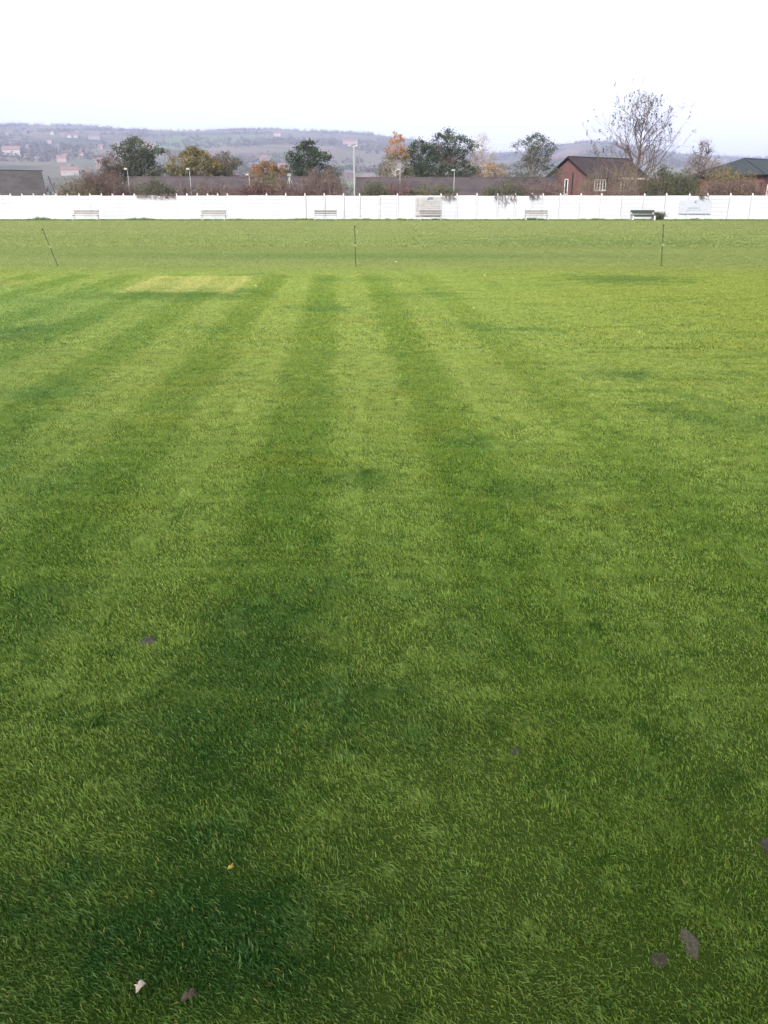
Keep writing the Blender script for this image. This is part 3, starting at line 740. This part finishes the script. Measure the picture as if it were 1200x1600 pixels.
# the big leafless tree on the right: recursive limbs
def leafless(px, ytop, Y, wpx):
    rng = random.Random(21); top = P(px, ytop, Y).z; o = thing('leafless_tree', (X0(px, Y), Y, 0), 'tall leafless tree with sparse hanging dead leaves beside the brick house', 'tree')
    m, lf, tips = MB(), MB(), []; W = wpx / 2 / PXM(Y)
    tr_ = [Vector((0, 0, -.1)), Vector((.05, 0, 2.5)), Vector((-.02, .1, 5)), Vector((.10, .1, 7.5)), Vector((.12, 0, 10)), Vector((.2, 0, top))]
    m.tube(tr_, [.19, .16, .13, .09, .05, .012], 9, cap=False)
    n = 27
    for k in range(n):
        u = k / (n - 1); z = 2.6 + (top - 3.4) * u ** 1.05; i = min(4, int(z / top * 5)); q = z / top * 5 - i; b = tr_[i].lerp(tr_[min(5, i + 1)], q); b.z = z
        az = k * 2.4 + rng.uniform(-.4, .4)
        reach = W * (1.12 - .70 * u) * rng.uniform(.75, 1.05); rise = .95 + .35 * u
        L = reach * 1.0; d = Vector((math.cos(az), math.sin(az), rise * rng.uniform(.75, 1.1)))
        branch(m, b, d, L * rng.uniform(.85, 1.1), (.075 * (1 - .7 * u) + .02), 3, rng, tips, 5, 3, .20, .07, 5, .62)
    for q, d in tips:
        if rng.random() < .22:
            c = q + Vector((rng.gauss(0, .08), rng.gauss(0, .08), -.10))
            for j in range(rng.randrange(3, 9)): lf.leaf(c + Vector((rng.gauss(0, .05), rng.gauss(0, .05), rng.gauss(0, .13))), .19, rng)
    m.build('trunk', M_BARK, o); lf.build('crown', LF['deadleaf'], o)
leafless(990, 170, 104, 138)

S = shrub
sh = [
 ('hedge', 'reddish brown bare hedge above the wall left of the dark tree', 125, 196, 262, 88, 'brown', 130, 10, .13),
 ('hedge', 'brown bare hedge standing before the middle of the left brown roof', 296, 376, 286, 86, 'brown', 110, 8, .12),
 ('hedge', 'grey-brown bare hedge before the left end of the long brown roof', 190, 232, 284, 90, 'grey', 70, 8, .12),
 ('hedge', 'brown hedge between the maroon shrub and the twiggy shrub below the pine', 424, 476, 285, 86, 'brown', 80, 9, .12),
 ('shrub', 'brown twiggy shrub right of the leaning black posts', 98, 150, 280, 86, 'olive', 70, 9, .12),
 ('shrub', 'green-topped round shrub above the wall below the golden tree', 225, 266, 283, 82, 'green', 60, 16, .13),
 ('shrub', 'low brown shrub in front of the long brown roof', 262, 300, 289, 84, 'brown', 40, 8, .12),
 ('shrub', 'dark maroon shrub above the wall below the rusty tree', 372, 426, 288, 84, 'maroon', 60, 16, .13),
 ('shrub', 'olive brown shrub growing under the rusty tree', 395, 450, 272, 92, 'olive', 70, 14, .14),
 ('shrub', 'tall bare twiggy shrub below the dark pine', 470, 540, 262, 88, 'brown', 150, 6, .12),
 ('shrub', 'low dark shrub at the wall left of the pine, beside the slanting pole', 440, 475, 290, 84, 'maroon', 30, 8, .12),
 ('shrub', 'dark green shrub above the wall right of the floodlight pole', 566, 612, 287, 84, 'green', 55, 14, .13),
 ('shrub', 'maroon twiggy shrub below the orange birch', 604, 650, 281, 84, 'maroon', 60, 10, .12),
 ('shrub', 'dark shrub hanging over the notice board', 645, 710, 287, 83, 'green', 80, 14, .13),
 ('shrub', 'dark brown dense shrub right of the second brown roof end', 755, 812, 281, 86, 'green', 80, 13, .13),
 ('shrub', 'brown twiggy shrub below the silvery tree', 805, 878, 279, 86, 'brown', 110, 9, .12),
 ('shrub', 'tall olive brown bush growing in front of the brick house', 903, 990, 252, 98, 'olive', 120, 5, .12),
 ('shrub', 'thin twiggy bush before the right-hand windows of the brick house', 965, 1024, 270, 94, 'olive', 60, 6, .12),
 ('shrub', 'dark green bush between the brick house and the ragged brown tree', 1008, 1082, 260, 92, 'green', 110, 22, .14),
 ('shrub', 'yellow-olive bush with amber top left of the slate roofed house', 1090, 1172, 260, 92, 'gold', 90, 12, .13),
 ('shrub', 'dark brown low hedge left of the slate roofed house', 1090, 1190, 281, 88, 'brown', 100, 16, .13),
 ('shrub', 'small green bush growing at the right end of the green bench', 1024, 1038, 334, 73.8, 'green', 26, 14, .09),
]
for k, (nm, lb, a, b, yt, Y, mt, ns, per, ls) in enumerate(sh):
    S(nm, lb, a, b, yt, Y, LF[mt], ns, per, ls, seed=40 + k, lsp=.10 if Y < 75 else .22)

# ivy and twigs hanging over the wall
def hanging(px, wpx, ydown, label, seed, mt='olive'):
    rng = random.Random(seed); x = X0(px, YW - .15); o = thing('hanging_ivy', (x, YW, HW), label, 'plant', 'ivy hanging over the wall'); W = wpx / 2 / PXM(YW); dz = HW - P(px, ydown, YW).z
    m, lf = MB(), MB()
    for k in range(int(6 + wpx * .5)):
        a = rng.uniform(-W, W); l = dz * rng.uniform(.3, 1) * (1 - .5 * abs(a) / W)
        pts = [Vector((a, .35, -.2)), Vector((a, .12, .14)), Vector((a + rng.gauss(0, .08), -.16, .05)), Vector((a + rng.gauss(0, .15), -.17, -l * .5)), Vector((a + rng.gauss(0, .2), -.15, -l))]
        m.tube(pts, [.014, .014, .012, .01, .006], 3, cap=False)
        for q in range(16):
            i = rng.randrange(1, 4); v = pts[i].lerp(pts[i + 1], rng.random()) + Vector((rng.gauss(0, .06), -abs(rng.gauss(0, .04)), rng.gauss(0, .05))); lf.leaf(v, .08, rng)
    m.build('stems', M_TWIG, o); lf.build('foliage', LF[mt], o)
hanging(790, 34, 328, 'dark ivy hanging furthest down the wall right of the notice board', 1, 'deadleaf')
hanging(697, 22, 321, 'brown ivy spilling over the wall at the right edge of the notice board', 2, 'olive')
hanging(836, 18, 319, 'thin ivy over the wall above the pale bench', 3, 'deadleaf')
hanging(1098, 14, 320, 'small ivy clump hanging over the pale banner', 4, 'olive')
hanging(245, 60, 313, 'brown ivy along the wall top below the round green shrub', 5, 'brown')

# rough longer grass along the foot of the wall
rng = random.Random(77); m = MB(); x = -46.0
for k in range(30000):
    x = rng.uniform(-46, 46); y = YW - .12 - abs(rng.gauss(0, .45)); d = noise.noise(Vector((x * .35, 0, 5))) + .5 * noise.noise(Vector((x * 1.7, 3, 5)))
    h = rng.uniform(.05, .13) * (1 + max(0, d) * 2.0) * (1 if y > YW - .6 else .7); a = rng.uniform(0, 3.14); wv = rng.uniform(.012, .025)
    cx_, cy_ = math.cos(a) * wv, math.sin(a) * wv
    m.face([(x - cx_, y - cy_, 0), (x + cx_, y + cy_, 0), (x + rng.gauss(0, .03), y + rng.gauss(0, .03), h)])
tag(m.build('rough_grass', foliage('rough_grass_blade', [(0, (.035, .080, .020)), (.5, (.065, .120, .030)), (1, (.130, .170, .055))])), 'longer dark green rough grass along the foot of the wall', 'grass', kind='stuff')

# ---------------------------------------------------------------- little things lying in the grass
def mud(px, py, wpx, hpx, label, c, seed):
    g = G(px, py); k = 1250 / (g.y * cp + 1.5 * sp); w_ = wpx / k / 2; l_ = hpx / k / 2 / max(.3, math.sin(math.atan2(1.5, g.y))); rng = random.Random(seed)
    m = MB(); n = 28; rings = ((1.2, -.004), (1.0, .007), (.8, .0105), (.4, .0105))
    off = [1 + .28 * noise.noise(Vector((math.cos(j / n * 6.28) * 1.6, math.sin(j / n * 6.28) * 1.6, seed * 5.3))) for j in range(n)]
    for rr, z in rings:
        for j in range(n): t_ = j / n * 2 * math.pi; m.v.append((math.cos(t_) * w_ * rr * off[j], math.sin(t_) * l_ * rr * off[j], z + rng.uniform(-.0022, .0022)))
    m.v.append((0, 0, .010))
    for q in range(3):
        for j in range(n): m.f.append((q * n + j, q * n + (j + 1) % n, (q + 1) * n + (j + 1) % n, (q + 1) * n + j)); m.m.append(0)
    for j in range(n): m.f.append((3 * n + j, 3 * n + (j + 1) % n, 4 * n)); m.m.append(0)
    tag(m.build('mud_patch', plain('mud_%d' % seed, c, .9, .3, 60, bump=.5), smooth=True, loc=(g.x, g.y, 0)), label, 'mud patch', 'bare mud patches in the lawn')
mud(1078, 1475, 26, 36, 'grey-brown oval mud patch in the lawn at lower right, the largest', (.085, .074, .050), 1)
mud(1030, 1502, 28, 18, 'small grey mud patch just left of and below the largest mud patch', (.058, .052, .032), 2)
mud(232, 1003, 22, 11, 'small dark grey mud patch at left, halfway up the lawn', (.050, .048, .040), 3)
mud(805, 1175, 11, 8, 'tiny dark mud patch right of the middle of the lawn', (.045, .050, .038), 4)
mud(1199, 1325, 14, 22, 'dark mud patch at the right edge of the lawn', (.055, .048, .04), 5)
def fallen(px, py, size, label, c, seed, z=.026, name='fallen_leaf'):
    g = G(px, py); rng = random.Random(seed); m = MB(); n = 18; L = size; m.v.append((0, 0, .004))
    for j in range(n):
        t_ = j / n * 2 * math.pi; rr = L * .5 * (.72 + .28 * math.cos(2 * t_)) * (1 + .22 * math.cos(5 * t_ + seed)) * rng.uniform(.85, 1.1)
        m.v.append((math.cos(t_) * rr, math.sin(t_) * rr, .004 * math.sin(3 * t_) + .25 * rr * abs(math.sin(t_))))
    for j in range(n): m.f.append((0, 1 + j, 1 + (j + 1) % n)); m.m.append(0)
    o = m.build(name, plain('leaf_%d' % seed, c, .7, .2, 80), smooth=True, loc=(g.x, g.y, z)); o.rotation_euler = (.35, .2, rng.uniform(.3, 1.2))
    sm = o.modifiers.new('thickness', 'SOLIDIFY'); sm.thickness = .0006
    tag(o, label, 'leaf', 'fallen leaves on the lawn')
fallen(220, 1555, .027, 'pale cream curled leaf lying at the bottom left of the lawn', (.62, .52, .42), 1)
fallen(296, 1560, .034, 'dull brown leaf in the grass right of the pale curled leaf', (.085, .062, .040), 2, .010)
fallen(362, 1367, .018, 'small yellow leaf in the dark grass at lower left', (.40, .34, .06), 3)
fallen(560, 379, .06, 'small pale leaf beside the middle stake', (.5, .5, .3), 4, .05)
fallen(619, 412, .05, 'pale leaf to the right of the middle stake base', (.55, .55, .42), 5, .05)
fallen(757, 433, .05, 'tiny white leaf in the middle distance right of centre', (.75, .74, .70), 6, .04)
fallen(400, 450, .04, 'tiny white leaf at the right end of the pale worn pitch', (.7, .7, .66), 7, .04)
fallen(740, 485, .035, 'tiny pale leaf on the striped lawn right of centre', (.6, .6, .5), 8, .035)

# unseen building added behind the camera, sized to throw soft shade on the near lawn
h, r = gable_house('added_shade_building', (-11, -6.0 - 5, 0), 0, 21, 5, 5.0, 7.2, M_BRICK2, M_ROOF, 'unseen brick building added behind the camera to shade the near lawn')
for k in range(6):
    m = MB(); m.box((2 + k * 3.4, 5.02, 1.6), (1.6, .04, 1.3)); wn = m.build('window', M_WIN, h)  # windows of the added unseen building
    m = MB(); m.box((2 + k * 3.4, 5.06, .9), (1.8, .12, .08)); m.build('sill', M_FRAME, wn)

# ---------------------------------------------------------------- far town and hillside
M_FB = [plain('far_brick', (.12, .080, .078)), plain('far_render', (.22, .20, .20)), plain('far_stone', (.13, .115, .11)), plain('far_pale', (.19, .145, .14))]; M_FR = [plain('far_roof', (.10, .09, .095)), plain('far_tile', (.16, .09, .08))]
def far_proto(i):
    o = thing('far_house', (0, 0, 0), '', 'house', 'houses of the distant town')
    L, W, e, r_ = 11, 8, 5.2, 8.0; m = MB()
    m.face([(-L / 2, -W / 2, -3), (L / 2, -W / 2, -3), (L / 2, -W / 2, e), (-L / 2, -W / 2, e)]); m.face([(-L / 2, W / 2, e), (L / 2, W / 2, e), (L / 2, W / 2, -3), (-L / 2, W / 2, -3)])
    for s in (-1, 1): m.face([(s * L / 2, -W / 2, -3), (s * L / 2, W / 2, -3), (s * L / 2, W / 2, e), (s * L / 2, 0, r_), (s * L / 2, -W / 2, e)])
    m.build('wall', M_FB[i], o)
    m = MB()
    for s in (-1, 1):
        a = [(-L / 2 - .3, s * (W / 2 + .4), e - .2), (L / 2 + .3, s * (W / 2 + .4), e - .2), (L / 2 + .3, 0, r_ + .1), (-L / 2 - .3, 0, r_ + .1)]; m.face(a); m.face([(x, y, z - .2) for x, y, z in a][::-1])
    m.box((3, 0, r_ + .3), (1, 1, 1.6)); m.build('roof', M_FR[i % 2], o)
    return o
protos = [far_proto(i) for i in range(4)]; used = set()
def far_house(i, X, Y, rz, s, label):
    o = protos[i] if i not in used else copy_tree(protos[i]); used.add(i)
    o.location = (X, Y, max(0, hill_z(X, Y))); o.rotation_euler.z = rz; o.scale = (s * random.uniform(.8, 1.6), s, s); o['label'] = label
rng = random.Random(31)
desc = ['hazy red brick house in the distant town', 'hazy pale rendered house in the distant town', 'hazy stone house in the distant town', 'hazy pinkish house in the distant town']
for (n, pa, pb, ya, yb) in ((26, -20, 200, 900, 2300), (24, 360, 600, 700, 1600), (14, 560, 800, 600, 1600), (12, 850, 1180, 700, 1800), (16, -20, 60, 1500, 2300)):
    for k in range(n):
        Y = rng.uniform(ya, yb); px = rng.uniform(pa, pb); i = rng.randrange(4)
        far_house(i, X0(px, Y), Y, rng.uniform(-.6, .6), rng.uniform(.8, 1.15), desc[i])
for (px, py, i, s, lb) in ((20, 243, 1, 1.8, 'bright pale building on the hillside at far left'), (543, 226, 3, 1.4, 'pinkish farmhouse on the hillside left of the floodlight head'), (553, 225, 1, 1.4, 'pale farm building on the hillside behind the floodlight head'),
                       (433, 213, 1, 1.5, 'white farmhouse high on the hillside left of the pine'), (484, 224, 3, 1.3, 'pinkish farmhouse on the hillside behind the pine'), (235, 233, 1, 1.4, 'pale farmhouse on the hillside behind the tall left tree'),
                       (148, 218, 2, 1.5, 'grey farmhouse high on the hillside at left'), (1002, 250, 1, 1.4, 'pale house on the hillside behind the leafless tree'), (1022, 262, 3, 1.0, 'reddish house just right of the brick house roof')):
    best = None
    for k in range(300):
        Y = 600 + k * 10.5; q = P(px, py, Y)
        if hill_z(q.x, Y) >= q.z: best = (q.x, Y); break
    if py > 255: best = (X0(px, 260), 260)
    if best is None: best = (X0(px, 2600), 2600)
    far_house(i, best[0], best[1], .15, s, lb)

# woodland on the slopes: leafy bumps
def woods(name, label, n, pick, size, seed, mat):
    rng = random.Random(seed); m = MB()
    c = 0
    while c < n:
        X, Y, s = pick(rng)
        if s <= 0: continue
        c += 1; z = max(0, hill_z(X, Y)); s *= size * rng.uniform(.6, 1.3)
        for q in range(26):
            v = Vector((rng.gauss(0, .34), rng.gauss(0, .3), abs(rng.gauss(0, .42)))) * s; m.leaf(Vector((X, Y, z)) + v, s * .34, rng)
    tag(m.build(name, mat), label, 'woodland', kind='stuff')
M_FW = foliage('far_wood_leaf', [(0, (.025, .028, .020)), (.5, (.050, .048, .034)), (1, (.100, .075, .050))], .1)
def pk1(r):
    Y = r.uniform(700, 3750); px = r.uniform(-60, 1260); X = X0(px, Y); d = noise.noise(Vector((X / 260, Y / 330, 2))) + .4 * noise.noise(Vector((X / 70, Y / 90, 4)))
    return X, Y, (1 if d > .12 else -1)
woods('hillside_woods', 'hazy dark woods and hedgerows on the far hillside', 4600, pk1, 9, 5, M_FW)
def pk2(r):
    px = r.uniform(575, 735) if r.random() < .4 else r.uniform(1040, 1300); Y = 3780 + r.uniform(-60, 10)
    return X0(px, Y), Y, 1 if px < 800 else r.uniform(.7, 1.6)
woods('ridge_woods', 'hazy line of trees standing along the top of the ridge', 420, pk2, 11, 6, M_FW)
def pk3(r):
    px = r.uniform(-40, 1240); Y = r.uniform(330, 800); d = noise.noise(Vector((px / 60, Y / 90, 8)))
    return X0(px, Y), Y, (1 if d > -.05 else -1)
woods('town_trees', 'hazy trees and gardens among the far town houses', 900, pk3, 6, 7, foliage('town_tree_leaf', [(0, (.040, .035, .026)), (.5, (.075, .060, .044)), (1, (.130, .095, .066))], .1))

# ---------------------------------------------------------------- haze over the valley
m = MB(); m.box((0, 2650, 229.5), (13200, 6100, 461))
t = NT('haze_air'); t.t.nodes.remove(t.bs); pv = t.n('ShaderNodeVolumePrincipled'); pv.inputs['Color'].default_value = (.56, .62, .93, 1); pv.inputs['Density'].default_value = 2.0e-4; pv.inputs['Anisotropy'].default_value = 0.0
t.l(pv.outputs[0], t.out.inputs['Volume'])
hz = tag(m.build('haze', t.m), 'pale bluish haze hanging over the valley and hills', 'haze', kind='stuff')
print('objects', len(bpy.data.objects))
